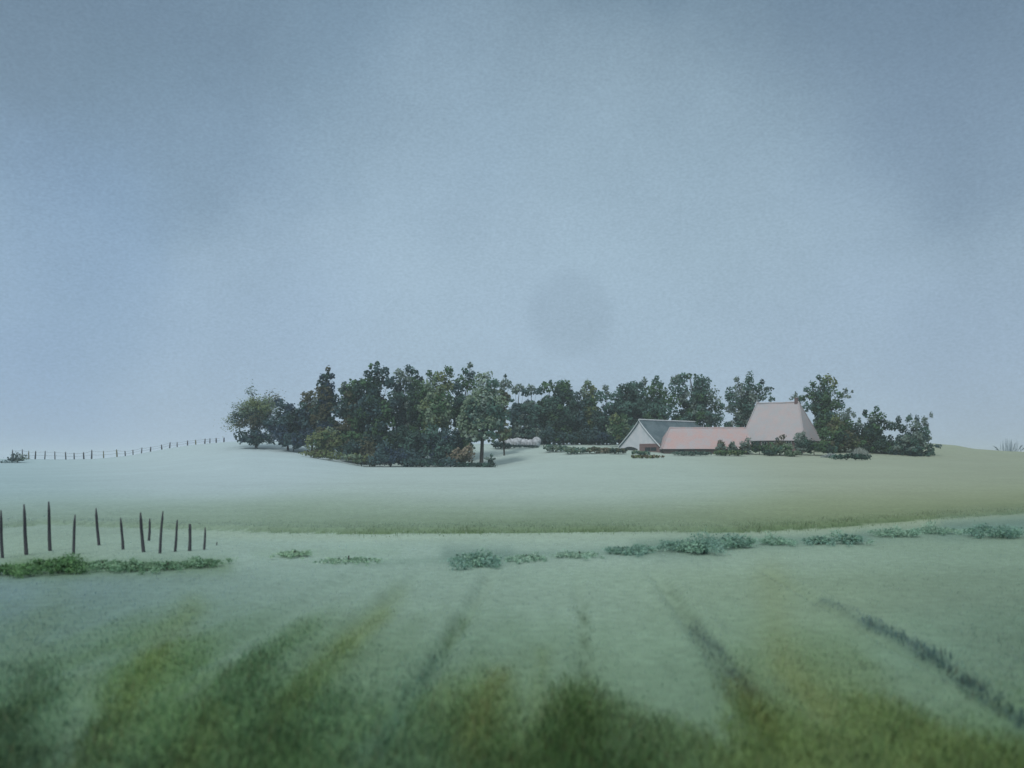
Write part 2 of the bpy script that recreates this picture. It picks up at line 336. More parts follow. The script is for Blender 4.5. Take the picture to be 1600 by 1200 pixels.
plant('leafy_tree','bright mossy green tree with small ragged top behind the olive tree',T,G1,655,184,
      [(655,640,26,48),(655,690,28,26)],[(651,586,4,6),(645,592,4),(657,592,5),(649,600,7),(660,603,8),(640,606,7)],[GREEN,DEEP,GREEN],.24,3.2,.24)
plant('leafy_tree','yellow olive tree with broad rounded head in the middle of the copse',T,G1,684,180,
      [(682,640,30,46),(676,650,24,30)],[(671,584,5,6,GREEN),(680,590,8),(690,588,8),(701,578,7,6),(704,586,5),(672,602,10),(694,602,12)],[SAGE,OLIVE,SAGE,GREEN],.24,3.2,.26)
plant('leafy_tree','slate blue tree with a leaning three lobed tip, near the pale front tree',T,G1,728,186,
      [(724,640,28,50),(722,690,26,24)],[(735,572,5,6,GREY),(727,580,6),(738,586,6),(731,588,5),(722,597,10),(736,602,10),(708,603,9)],[BLUE,TEAL,GREEN],.24,3.2,.26)
plant('leafy_tree','pale sage green tree with a bare standing trunk at the copse corner',T,G1,752,176,
      [(757,632,36,42),(740,660,28,28),(770,660,22,24),(752,680,30,14)],[(750,590,8),(762,587,7),(756,600,11),(770,600,9),(782,628,10),(730,636,10),(722,665,10),(788,650,9)],[SAGE,PALE,SAGE,TEAL],.24,2.5,.34,.32)
plant('leafy_tree','thin olive tree with a tiny detached top tuft closing the copse',T,G1,788,192,
      [(785,640,12,44),(786,678,16,16)],[(790,588,3,3,DEEP),(790,597,6,6,GREY),(796,602,5,7,GREY),(786,604,6,6,GREY),(775,600,7,7,GREY),(790,620,8),(782,626,9)],[OLIVE,BROWN,SAGE],.22,2.6,.16)
# lower storey of the copse
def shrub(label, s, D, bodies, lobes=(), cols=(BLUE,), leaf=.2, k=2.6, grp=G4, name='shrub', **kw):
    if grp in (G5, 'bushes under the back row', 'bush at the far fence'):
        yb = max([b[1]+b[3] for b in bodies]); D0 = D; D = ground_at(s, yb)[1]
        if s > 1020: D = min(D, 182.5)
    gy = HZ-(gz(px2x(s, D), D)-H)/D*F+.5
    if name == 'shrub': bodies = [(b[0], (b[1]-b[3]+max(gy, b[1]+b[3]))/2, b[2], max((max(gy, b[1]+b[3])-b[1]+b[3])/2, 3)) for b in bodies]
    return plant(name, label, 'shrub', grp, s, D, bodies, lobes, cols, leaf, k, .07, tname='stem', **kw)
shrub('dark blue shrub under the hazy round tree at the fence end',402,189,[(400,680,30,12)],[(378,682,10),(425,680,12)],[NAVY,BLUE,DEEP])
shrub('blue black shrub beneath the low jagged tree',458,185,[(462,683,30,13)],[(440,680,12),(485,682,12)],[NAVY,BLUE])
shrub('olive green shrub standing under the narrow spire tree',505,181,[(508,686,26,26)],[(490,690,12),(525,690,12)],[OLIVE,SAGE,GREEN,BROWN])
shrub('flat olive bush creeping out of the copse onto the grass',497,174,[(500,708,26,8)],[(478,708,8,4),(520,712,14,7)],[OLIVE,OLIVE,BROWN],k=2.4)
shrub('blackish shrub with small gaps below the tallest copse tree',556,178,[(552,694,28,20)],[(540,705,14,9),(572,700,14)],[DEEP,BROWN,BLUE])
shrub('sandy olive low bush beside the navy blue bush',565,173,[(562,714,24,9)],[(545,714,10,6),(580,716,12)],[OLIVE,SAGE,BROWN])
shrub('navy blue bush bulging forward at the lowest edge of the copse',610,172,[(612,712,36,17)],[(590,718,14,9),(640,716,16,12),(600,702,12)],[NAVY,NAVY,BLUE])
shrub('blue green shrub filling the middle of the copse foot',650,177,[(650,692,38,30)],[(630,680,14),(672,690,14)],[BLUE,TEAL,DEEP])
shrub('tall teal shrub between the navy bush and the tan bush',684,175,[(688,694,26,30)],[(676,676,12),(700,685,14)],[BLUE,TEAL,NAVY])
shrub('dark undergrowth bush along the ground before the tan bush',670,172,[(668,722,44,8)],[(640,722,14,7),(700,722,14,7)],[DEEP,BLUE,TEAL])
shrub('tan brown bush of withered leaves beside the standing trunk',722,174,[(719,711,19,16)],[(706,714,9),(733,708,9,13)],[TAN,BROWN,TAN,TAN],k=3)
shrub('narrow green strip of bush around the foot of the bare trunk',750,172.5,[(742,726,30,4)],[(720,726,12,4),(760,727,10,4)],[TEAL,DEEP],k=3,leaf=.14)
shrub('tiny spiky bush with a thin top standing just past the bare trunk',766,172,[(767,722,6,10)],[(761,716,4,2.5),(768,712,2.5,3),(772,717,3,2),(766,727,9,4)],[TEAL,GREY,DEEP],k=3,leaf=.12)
# the row behind
B = [
 ('pale grey first tree of the back row beside the copse',808,[(808,650,16,42)],[(812,605,7,6,GREY),(805,610,6,6,GREY),(818,612,5)],[GREY,BLUE,TEAL]),
 ('round topped pale tree, second of the back row',830,[(830,655,20,42)],[(830,606,7,6,GREY),(824,613,7),(838,612,6)],[TEAL,BLUE,GREY]),
 ('grey green tree with one small upright leaf tip in the back row',854,[(854,652,22,46)],[(851,602,6),(861,597,3,4),(845,610,6),(858,606,7)],[TEAL,TEAL,GREEN]),
 ('tallest broad dome in the back row between hazy neighbours',880,[(880,646,19,48)],[(876,602,8),(884,602,8),(879,608,12),(871,614,8),(891,616,8)],[TEAL,DEEP,GREEN]),
 ('low blue dark tree in the dip of the back row',902,[(902,658,18,38)],[(903,618,6),(896,624,7),(910,612,5,5,GREY)],[BLUE,TEAL,DEEP]),
 ('olive topped tree with a single raised lobe in the back row',922,[(922,655,19,42)],[(918,600,6,6,SAGE),(914,608,6,6,SAGE),(926,608,6,6,OLIVE),(920,616,9),(934,616,6)],[TEAL,GREEN,OLIVE]),
 ('dark tree carrying one small ring shaped tuft in the back row',948,[(948,660,20,38)],[(947,606,5,5,GREY),(950,614,4,4,GREY),(940,620,8),(956,620,6)],[DEEP,BLUE,TEAL]),
 ('round lobed teal tree before the slate roof, in the back row',974,[(976,655,22,44)],[(973,608,8),(982,604,6),(968,616,9),(982,616,10)],[TEAL,DEEP,TEAL]),
 ('broad flat topped teal tree behind the slate roof apex',998,[(998,652,22,44)],[(990,603,7),(1000,602,6),(1007,596,5,6,GREY),(998,612,12),(986,612,9)],[TEAL,TEAL,BLUE]),
 ('teal tree with a pointed tuft leaning on the great round tree',1026,[(1024,650,18,44)],[(1027,590,4,5),(1023,597,5),(1031,600,5),(1025,608,10),(1036,614,8),(1014,612,8)],[TEAL,GREEN,TEAL])]
for j, (lab, s, bo, lo, co) in enumerate(B):
    plant('leafy_tree', lab, T, G2, s, 209+(j % 3)*2, [(b[0], b[1], b[2]*1.3, b[3]*1.04) for b in bo]+[(s, 684, bo[0][2]+6, 14)], lo, co, .25, 3.2, .22)
for lab, s, cx, w, co in (('dark bush under the pale first trees of the back row',828,828,34,[BLUE,DEEP]),('blackish bush under the tall dome of the back row',882,882,32,[DEEP,BLUE]),
                          ('navy bush at the foot of the back row near the olive bush',938,938,34,[BLUE,NAVY])):
    shrub(lab, s, 203, [(cx,682,w,13)], [(cx-20,680,12),(cx+20,682,12)], co, grp='bushes under the back row')
plant('oak_tree','great round dark green tree rising behind the slate roof, open gaps in its crown',T,G3,1085,205,
      [(1086,628,34,30),(1085,655,44,28)],[(1055,594,8),(1066,590,8),(1078,588,5),(1092,596,9),(1100,598,9),(1060,606,14),(1096,608,14),(1110,622,14),(1050,626,12),(1120,636,9),(1124,650,8),(1128,634,5),(1118,660,9),(1078,584,1.8),(1085,586,1.8),(1044,642,12)],[TEAL,GREEN,TEAL,GREY],.24,2.8,.36,.26)
plant('oak_tree','spreading teal tree standing behind the big farm roof with an upright middle lobe',T,G3,1166,206,
      [(1166,634,22,28),(1160,655,16,26)],[(1171,590,6,9),(1170,602,9,10),(1150,593,4,5),(1156,604,7),(1143,612,8),(1138,620,6),(1146,628,10),(1190,597,4,4),(1184,606,7),(1200,608,7,4),(1192,618,10,8),(1204,624,6,4),(1140,638,7),(1150,640,9),(1174,618,12),(1158,618,12),(1145,665,8),(1158,650,10),(1135,664,6),(1150,676,9)],[TEAL,GREY,TEAL,DEEP],.22,2.8,.32,.3)
plant('leafy_tree','small pale sprig tree peeping over the big roof beside its chimney',T,G3,1243,203,
      [],[(1240,620,5,4,GREY),(1245,616,3,4,GREY),(1236,623,3,2,GREY),(1252,624,5,6,TEAL),(1244,640,8),(1250,655,10)],[TEAL,GREY],.18,2.2,.12)
plant('oak_tree','tall mid green tree beyond the big roof hip with loose drifting leaf sprays',T,G3,1285,200,
      [(1285,632,22,34),(1290,665,30,30)],[(1278,590,4,5),(1293,592,7,7,OLIVE),(1287,598,7),(1301,598,7,7,OLIVE),(1270,600,5),(1261,609,6,5),(1275,608,8),(1297,610,9),(1265,618,7),(1255,622,5),(1310,618,7,5),(1303,632,8),(1315,633,8),(1314,617,3,3,GREY),(1323,610,4,5,GREY),(1331,612,2,3,GREY),(1324,620,6,3,GREY),(1328,642,4,7,GREY),(1334,648,4,5,GREY),(1258,636,8)],[GREEN,TEAL,GREEN],.21,2.7,.28,.32)
plant('leafy_tree','olive round topped bush tree left of the grey gable',T,G3,968,200,
      [(968,668,20,24)],[(960,655,8),(975,652,7),(955,672,8)],[OLIVE,SAGE,OLIVE,GREEN],.2,2.6,.16)
plant('leafy_tree','very dark leafy tree beside the big roof with pale finger lobes on top',T,G3,1320,190,
      [(1318,680,30,28),(1300,697,28,18),(1336,694,30,20),(1350,684,18,16)],[(1318,650,7,8,GREY),(1326,655,5,8,GREY),(1308,655,7),(1341,656,3,5,GREY),(1341,664,6,6,GREY),(1315,664,10),(1332,672,10),(1300,668,9),(1292,680,12)],[DEEP,GREEN,BROWN,OLIVE],.2,2.9,.16,.32)
plant('leafy_tree','blackish green tree with two pointed tips between farm and last bush',T,G3,1364,189,
      [(1364,676,24,24),(1376,694,32,20)],[(1354,644,4,5),(1352,650,4,3),(1369,640,4,6),(1366,650,7),(1376,652,8),(1362,656,6,6,GREY),(1379,664,9),(1388,660,7,3,GREY),(1358,668,9),(1390,668,5,4,GREY)],[DEEP,GREEN,DEEP,TEAL],.2,2.9,.16,.32)
shrub('rounded teal bush with upright finger shaped lobes, last on the rise',1422,186,[(1424,688,34,24),(1420,702,36,14),(1438,710,26,8)],
      [(1406,656,4,7,DEEP),(1418,656,3.5,4),(1423,652,3.5,6),(1434,655,3.5,7),(1444,658,4.5,8,GREY),(1452,649,3,5,GREY),(1451,667,3,7,GREY),(1428,664,7,7,GREY),(1450,683,5,7),(1397,666,9,6,DEEP),(1410,668,8,6,DEEP),(1443,676,8),(1455,696,5,3.5),(1464,697,5,3.5),(1457,704,5),(1436,670,7)],[TEAL,GREY,TEAL,BLUE],leaf=.17,k=3.2,grp=G3,name='round_bush',sub=.3)
shrub('low grey green mound bush in the gap before the last round bush',1389,190,[(1389,694,12,9)],[(1380,698,8,5),(1398,700,8,4)],[GREY,TEAL],grp=G3,leaf=.14)
shrub('dark trailing bush beneath the pale straw tussock',1322,181,[(1330,713,30,6)],[(1308,714,10,4),(1350,715,10,4)],[DEEP,TEAL],grp=G5,leaf=.14)
# garden bushes before the farm
for lab, s, y0, rx, ry, lo, co in (
  ('small upright dark bush before the red roof eave',1126,699,9,8,[(1126,691,5,4),(1130,694,4)],[GREY,BROWN]),
  ('second small dark bush before the red roof eave',1144,699,8,7,[(1145,693,4,4)],[DEEP,GREY]),
  ('brownish bush with a square grey tip where the two roofs meet',1166,697,11,8,[(1169,688,5,5,GREY),(1160,694,5)],[BROWN,GREY]),
  ('bright moss green low bush at the meeting of the roofs',1140,707,22,5,[(1125,707,8,4),(1155,708,8,4)],[GREEN,OLIVE,GREEN]),
  ('dark green round bush below the big roof corner',1187,701,12,8,[(1182,696,6),(1194,700,6)],[DEEP,GREEN]),
  ('broad green bush in front of the big farm wall',1218,702,19,9,[(1205,700,8),(1230,700,8)],[GREEN,TEAL,SAGE]),
  ('dark bush with one rising brown tip at the big roof eave',1219,690,11,5,[(1222,683,5,4,BROWN),(1215,686,3,3)],[DEEP,BROWN]),
  ('grey teal bush rising over the big roof eave',1252,688,11,10,[(1250,679,6,4),(1257,677,4,4),(1246,686,7)],[TEAL,GREY]),
  ('dark green bush against the right end wall of the big barn',1272,697,14,9,[(1264,694,7),(1283,697,8)],[DEEP,GREEN,TEAL]),
  ('low hedge bush along the wall under the red roof',1080,708,26,4,[(1060,708,10,3),(1100,708,10,3)],[TEAL,DEEP,GREY]),
  ('dark hedge bush filling the corner below the hip of the big roof',1296,702,12,8,[(1290,698,5,4)],[DEEP,TEAL]),
  ('low dark bush between the two broad bushes of the big wall',1202,707,10,5,[(1198,705,4,3)],[DEEP,TEAL]),
  ('low olive bush at the foot of the big wall beside the grey teal bush',1238,708,12,5,[(1244,706,5,3)],[GREEN,SAGE]),
  ('low weedy bush before the dark barn doorway',1000,707,12,3.5,[(992,706,5,3),(1010,708,7,3)],[TEAL,SAGE]),
  ('rusty brown weeds spread in front of the grey gable',1010,713,24,3,[(995,713,8,2.5),(1024,713,8,2.5)],[BROWN,TAN,OLIVE]),
  ('small dark bush beside the boulders by the row foot',868,700,17,6,[(858,698,7,4),(880,701,7,4)],[GREY,TEAL,SAGE]),
  ('sage weedy bush before the back row',898,703,18,6,[(888,702,7,4),(910,703,7,4)],[SAGE,TEAL,GREY]),
  ('brown tinted weedy bush near the grey gable',935,703,20,5,[(925,702,7,4),(950,704,8,4)],[BROWN,SAGE,TAN]),
  ('dark brown low bush touching the foot of the grey gable',966,704,14,5,[(958,703,6,4),(974,705,5,3)],[BROWN,DEEP]),
  ('blue dark low bush between copse corner and boulders',782,695,14,6,[(775,692,5,4),(790,698,7,3)],[BLUE,DEEP])):
    D = 181.5 if s > 1000 else 186
    if 'eave' in lab and s > 1200: D = 183
    shrub(lab, s, D, [(s, y0, rx*1.3, ry*1.1)], lo, co, grp=G5, leaf=.15, k=2.6)

# pale straw tussock with dark stems
def tussock(name, label, s, D, w, h, n, c1, c2):
    x0 = px2x(s, D); z0 = gz(x0, D); e = empty(name, (x0, D, z0), label, 'plant'); 
    for part, nn, cc_, ww in (('leaf_blades', n, c1, .035), ('seed_stem', 40, c2, .04)):
        vs = []; cs = []
        for _ in range(nn):
            a = random.random()*6.28; r = random.random()*w*.45; p = np.array([math.cos(a)*r*.75, math.sin(a)*r*.5, -.05]); l = np.array([math.cos(a)*r*.55, math.sin(a)*r*.4, 0])*(1 if part == 'leaf_blades' else .1); hh = h*(.35+.65*random.random())*(1.05-.75*(r/(w*.45))**2)
            d = np.array([ww, 0, 0]) if random.random() < .6 else np.array([0, ww, 0])
            vs += [p-d, p+d, p+l*.5+[0,0,hh*.6]+d*.8, p+l+[0,0,hh*(.8 if part == 'leaf_blades' else 1)], p+l*.5+[0,0,hh*.6]-d*.8]; cs.append(np.array(cc_)*(.8+.4*random.random()))
        raw_mesh(part, np.array(vs), 5, np.arange(len(vs)), np.array(cs), M_GRASS, e)
tussock('grass_tussock','pale straw tussock streaked with dark upright stems below the dark trees',1343,176.5,3.8,2.6,1500,(.42,.47,.44),(.02,.03,.03))
tussock('grass_tussock','low whitish tussock beside the streaked straw tussock',1298,177,3.6,1.2,700,(.46,.52,.52),(.10,.14,.12))

tussock('reed_clump','faint haze toned reeds standing alone on the far rise past the last round bush',1578,213,7.5,3.8,36,(.34,.42,.48),(.30,.38,.44))  # reed colours set close to the sky, haze fading painted in
# far corner bush at the fence start
shrub('small dark twiggy bush at the start of the far fence',27,205,[(26,717,16,6)],[(14,722,10,4),(36,714,8,5),(26,710,6,4)],[BLUE,GREY,DEEP],leaf=.13,k=1.6,grp='bush at the far fence',soft=.25)

# pale boulders with a dark bramble at their foot
M_STONE = noise_mat('pale_stone', (.20,.22,.24), (.52,.56,.60), 1.6, .9, .6)
words_ = ['first pale boulder beside the copse corner, small and low','flat pale boulder lying second from the copse','long hump backed whitish boulder in the middle of the line','greyish low boulder beside the long whitish one','knobbly pale boulder next to the highest boulder','highest whitish boulder ending the line by the back row']
for (s, y, rx, ry), lab in zip([(784,690,6,4),(796,689,7,5),(808,688,8,5),(820,690,8,5),(829,691,7,5),(838,689,7,7)], words_):
    D = ground_at(s, 697.5)[1]; c = P(s, y, D); sc = D/F; z0 = gz(c[0], D); m = MB(); n1, n2 = 12, 8; vs = []
    hz = max((c[2]+ry*sc)-z0, .5)
    for i_ in range(n2+1):
        th = math.pi*i_/n2
        for k_ in range(n1):
            ph = 2*math.pi*k_/n1; nzv = 1+.28*(fbm(np.array([math.cos(ph)*1.7*math.sin(th)+s]), np.array([math.cos(th)*1.7+math.sin(ph)]), 5)[0]-.5)*2
            vs.append((math.sin(th)*math.cos(ph)*rx*sc*1.15*nzv, math.sin(th)*math.sin(ph)*.8*nzv, hz*.45+math.cos(th)*hz*.55*nzv))
    m.add(vs, [(a*n1+b, a*n1+(b+1) % n1, (a+1)*n1+(b+1) % n1, (a+1)*n1+b) for a in range(n2) for b in range(n1)])
    o = m.build('boulder', M_STONE, smooth=True); o.location = (c[0], D, z0-.08); tag(o, lab, 'boulder', 'pale boulders by the back row')
shrub('dark bramble strip growing along the foot of the pale boulders',812,185,[(812,697,32,2.6)],[(790,697,8,2.5),(835,699,8,2.5)],[DEEP,BLUE],grp=G5,leaf=.14)

# ------------------------------------------------------------------ stakes and far fence
def post_mesh(h, r, lean, pointed=True):
    m = MB(); n = 6; pts = []; rr = []
    for i_ in range(n+1):
        t = i_/n; pts.append((lean*t+.006*math.sin(5*t+h*9), 0, -.12+(h+.12)*t)); rr.append(r*(1.12-.28*t)*(1+.12*(random.random()-.5)))
    rr[-1] *= .45 if pointed else .85
    m.tube(pts, rr, 8, jit=.16); return m
labs = ['dark stake cut by the picture edge, first of the line','tall thick stake, second of the line','tallest straight stake standing in the greenest bush','thin stake tilted away from the tallest one, fourth of the line','slender stake leaning inward, fifth of the line',
 'shorter stake, sixth in the line, with a knobbly tip','stout leaning stake just before the shortest one','short stake set back between two tall crossing leaners','tall thin stake leaning outward after the set back short one','medium stake leaning the same way as the tall thin one','thick upright stake with flat top, last but one large','last full stake of the line, thin and low','tiny stub of a stake standing alone past the line']
PST = [(1,797,4,872,2.4),(37,788,42,867,2.6),(75.7,784,78.7,861,2.6),(117.5,804,114,866,2.2),(150,794,155,852,2.2),(189,809,192.5,859,2.1),(219.5,801,224.5,863,2.7),(234,810,232.5,845,1.9),(254.5,799,249,865,2.1),(277.5,812,272.5,862,2.0),(297,819,296,861,2.6),(320.5,824,319,859,1.8),(339.5,846,338,852,.8)]
for (tx, ty, bx, by, r), lab in zip(PST, labs):
    x, Y = ground_at(bx, by); sc = Y/F; z = gz(x, Y); h = (by-ty)*sc
    o = post_mesh(h, r*sc, (tx-bx)*sc, 'flat' not in lab).build('fence_stake', M_POST, smooth=True); o.location = (x, Y, z)
    tag(o, lab, 'stake', 'weathered stakes standing in the meadow')
FP = [(20,702),(35,702),(45,704),(55,705),(70,704),(86,705),(103,706),(116,707),(131,706),(143,703),(162,704),(183,702),(196,704),(208,703),(221,699),(235,698),(253,696),(265,691),(277,691),(293,689),(306,687),(320,686),(328,687),(338,685),(350,685)]
e = empty('wire_fence', (px2x(180, 214), 214, gz(px2x(180, 214), 214)), 'long far fence of small posts running up the rise to the copse', 'fence'); tops = []
base_e = np.array(e.location)
for s, ty in FP:
    D = 214; x = px2x(s, D); z = gz(x, D); ht = max((H+(HZ-ty)/F*D)-z, 1.1)*(.95+.1*random.random())
    m = post_mesh(ht, .11+.05*random.random(), (random.random()-.5)*.25); ob = m.build('post', M_POST if s % 3 else noise_mat('lichen_wood', (.10,.10,.055), (.19,.19,.12), 6), e, smooth=True)
    ob.location = np.array([x, D, z])-base_e; tops.append((x, D, z+ht))
for fr in (.45, .85):
    m = MB(); pts = []
    for a_, b_ in zip(tops[:-1], tops[1:]):
        for t in (0, .5):
            x = a_[0]*(1-t)+b_[0]*t; z = gz(x, 214); zt = a_[2]*(1-t)+b_[2]*t; pts.append(np.array([x, 213.9, z+(zt-z)*fr-.05*(t == .5)])-base_e)
    m.tube(pts, [.018]*len(pts), 4); m.build('wire', M_WIRE, e)

# ------------------------------------------------------------------ low scrub of the wet strip and below the stakes
def low(label, cx, yb, w, h, cols, grp, leaf=.017, k=1.5, soft=.6):
    h *= .78 if grp is G6 else .72
    cols = [tuple(v*g_*(1.75 if cols is WT or cols[0][0] > .1 else 1.7) for v, g_ in zip(c_, (1.0, 1.0, .92))) for c_ in cols]
    x, Y = ground_at(cx, yb); sc = Y/F
    bodies = [(cx+(random.random()-.5)*w*.2, yb-h*.42, w*.5, h*.5)]; lobes = []
    for j in range(max(3, int(w/12))):
        t = (j+.5)/max(3, int(w/12)); q = h*(.30+.22*random.random())*(1-.5*abs(2*t-1)); lobes.append((cx-w*.5+w*t, yb-q*(.9+.8*random.random()), q*1.5, q))
    return plant('low_bush', label, 'bush', grp, cx, Y, bodies, lobes, cols, leaf, k, .012, .22, tname='stem', soft=soft)
WT = [(.085,.15,.155),(.10,.17,.16),(.07,.13,.13)]; WG = [(.045,.10,.05),(.06,.12,.065),(.04,.085,.05)]; WM = [(.07,.13,.10),(.085,.15,.12)]
low('darkest isolated blue green bush at the near end of the wet strip',742,884,84,32,WT,G6)
low('thin flat bush trailing behind the isolated bush of the strip',822,876,70,14,[(.13,.2,.195),(.11,.18,.17)],G6)
low('faint low bush in the middle of the wet strip before the widest',905,871,80,13,[(.13,.2,.195),(.12,.19,.18)],G6)
low('narrow flat bush leading into the dense dark part of the strip',990,866,84,18,WT,G6)
low('wide dense bush with ragged top at the strip bend',1065,862,80,26,WT,G6)
low('tallest ragged bush hanging over the strip bend',1100,866,44,38,WT,G6)
low('blue green bush just past the ragged bend of the strip',1150,856,74,28,WT,G6)
low('small pale bush between the bend and the twin bushes',1215,851,60,18,[(.12,.2,.19),(.10,.17,.16)],G6)
low('flat bush, first of the twin bushes on the far strip',1278,850,56,18,WT,G6)
low('darker knobbly bush, second of the twin bushes on the far strip',1330,850,52,24,WT,G6)
low('long faint bush following the twin bushes',1400,838,80,18,[(.12,.19,.18),(.10,.17,.16)],G6)
low('thin pale bush before the big bush at the picture edge',1470,834,70,16,[(.12,.19,.18),(.10,.17,.16)],G6)
low('big dim blue green bush where the strip leaves the picture',1568,840,110,28,WT,G6)
low('grass green bush covering the feet of the first two stakes',20,898,80,30,WG,G7)
low('largest grass green bush around the tallest stake',90,896,100,40,WG,G7)
low('sparse green bush under the leaning fifth stake',160,888,60,22,WM,G7)
low('blue green bush under the stout leaning stake',205,892,80,26,WM,G7)
low('green bush under the tall outward leaner',262,890,70,22,WM,G7)
low('light green bush fading out beneath the last stakes',315,886,70,22,WM,G7)
low('faint grey green bush alone in the pale strip',460,870,60,14,[(.13,.2,.18),(.12,.19,.16)],G6)
low('dim thread of low bush beyond the pale strip centre',545,878,110,8,[(.13,.2,.18),(.10,.17,.15)],G6)

# ------------------------------------------------------------------ the farm
def tile_mat(name, c1, c2, c3, row=.35, bump=.6):
    m, nt, b = mat(name); N = nt.nodes; L = nt.links
    tc = N.new('ShaderNodeTexCoord')
    n1 = N.new('ShaderNodeTexNoise'); n1.inputs['Scale'].default_value = .6; n1.inputs['Detail'].default_value = 6; n1.inputs['Roughness'].default_value = .65
    n2 = N.new('ShaderNodeTexNoise'); n2.inputs['Scale'].default_value = 3.5; n2.inputs['Detail'].default_value = 4
    cr = N.new('ShaderNodeValToRGB'); cr.color_ramp.elements[0].position = .40; cr.color_ramp.elements[1].position = .60
    cr.color_ramp.elements[0].color = (*c1, 1); cr.color_ramp.elements[1].color = (*c2, 1)
    mx = N.new('ShaderNodeMix'); mx.data_type = 'RGBA'; mx.inputs['B'].default_value = (*c3, 1)
    mr = N.new('ShaderNodeMapRange'); mr.inputs[1].default_value = .45; mr.inputs[2].default_value = .75; mr.inputs[4].default_value = .6
    w = N.new('ShaderNodeTexWave'); w.bands_direction = 'Z'; w.inputs['Scale'].default_value = .5/row; w.inputs['Distortion'].default_value = .6; w.inputs['Detail'].default_value = 2
    bp = N.new('ShaderNodeBump'); bp.inputs['Strength'].default_value = bump; bp.inputs['Distance'].default_value = .05
    L.new(tc.outputs['Object'], n1.inputs['Vector']); L.new(tc.outputs['Object'], n2.inputs['Vector']); L.new(tc.outputs['Object'], w.inputs['Vector'])
    L.new(n1.outputs['Fac'], cr.inputs[0]); L.new(cr.outputs[0], mx.inputs['A']); L.new(n2.outputs['Fac'], mr.inputs[0]); L.new(mr.outputs[0], mx.inputs['Factor'])
    L.new(mx.outputs['Result'], b.inputs['Base Color']); L.new(w.outputs['Fac'], bp.inputs['Height']); L.new(bp.outputs[0], b.inputs['Normal'])
    return m
def brick_mat(name, c1, c2, mortar):
    m, nt, b = mat(name); N = nt.nodes; L = nt.links
    tc = N.new('ShaderNodeTexCoord'); mp = N.new('ShaderNodeMapping'); mp.inputs['Rotation'].default_value = (R(90), 0, 0)
    bk = N.new('ShaderNodeTexBrick'); bk.inputs['Scale'].default_value = 1.6; bk.inputs['Color1'].default_value = (*c1, 1); bk.inputs['Color2'].default_value = (*c2, 1); bk.inputs['Mortar'].default_value = (*mortar, 1)
    bk.inputs['Mortar Size'].default_value = .015
    L.new(tc.outputs['Object'], mp.inputs[0]); L.new(mp.outputs[0], bk.inputs['Vector']); L.new(bk.outputs['Color'], b.inputs['Base Color'])
    return m
M_PINK = tile_mat('weathered_rose_tiles', (.35,.365,.385), (.40,.36,.365), (.40,.305,.30))
M_RED = tile_mat('red_roof_tiles', (.43,.32,.31), (.37,.35,.365), (.42,.26,.245))
M_SLATE = tile_mat('slate', (.085,.13,.15), (.14,.19,.21), (.07,.10,.12), .25)
M_BRICK = brick_mat('brick', (.14,.09,.09), (.19,.13,.13), (.15,.15,.15))
M_DBRICK = brick_mat('dark_brick', (.10,.085,.08), (.13,.10,.09), (.12,.12,.12))
M_PLASTER = noise_mat('pale_limewash', (.46,.50,.54), (.56,.57,.60), .9, .9, .2)
M_TRIM = noise_mat('pale_trim', (.42,.46,.48), (.55,.58,.60), 3, .8, .1)
M_DARK = noise_mat('dark_boards', (.02,.028,.03), (.045,.055,.06), 4, .8, .3, (6,6,.4))
M_GLASS = noise_mat('window_panes', (.02,.03,.035), (.05,.065,.075), 2, .15, 0)

class Loc:      # local frame of a building: u along, v across (depth), z up
    def __init__(s, o, ang): s.o = np.array(o, float); s.c, s.s = math.cos(ang), math.sin(ang); s.ang = ang
def building(name, label, o, ang, cat):
    e = empty(name, o, label, cat); e.rotation_euler = (0, 0, ang); return e
def slab(m, pts, th=.18):          # roof plane with thickness; pts counter-clockwise from outside
    p = [np.array(q, float) for q in pts]; n = np.cross(p[1]-p[0], p[2]-p[0]); n /= np.linalg.norm(n); k = len(p)
    v = p+[q-n*th for q in p]; f = [tuple(range(k)), tuple(range(2*k-1, k-1, -1))]
    for i_ in range(k): j = (i_+1) % k; f.append((i_, i_+k, j+k, j))
    m.add(v, f)
def sag(m, a, b, c, d, nu=10, nv=6, amp=.12, th=.16):   # slightly uneven roof plane a-b (eave) to d-c (ridge) as a grid with an under side
    a, b, c, d = [np.array(q, float) for q in (a, b, c, d)]; n = np.cross(b-a, d-a); n /= np.linalg.norm(n); vs = []; sd = random.random()*50
    for j in range(nv+1):
        for i_ in range(nu+1):
            u, v = i_/nu, j/nv; p = (a*(1-u)+b*u)*(1-v)+(d*(1-u)+c*u)*v
            ed = 1 if 0 < i_ < nu else 0
            vs.append(p+n*amp*ed*(float(vnoise(u*4+sd, v*3+sd))-.6))
    k = len(vs); vs += [q-n*th for q in vs]; W = nu+1; f = []
    for j in range(nv):
        for i_ in range(nu):
            q = j*W+i_; f.append((q, q+1, q+W+1, q+W)); f.append((q+k, q+W+k, q+W+1+k, q+1+k))
    for i_ in range(nu):
        q = i_; f.append((q, q+k, q+1+k, q+1)); q = nv*W+i_; f.append((q+1, q+1+k, q+k, q))
    for j in range(nv):
        q = j*W; f.append((q+W, q+W+k, q+k, q)); q = j*W+nu; f.append((q, q+k, q+W+k, q+W))
    m.add(vs, f)
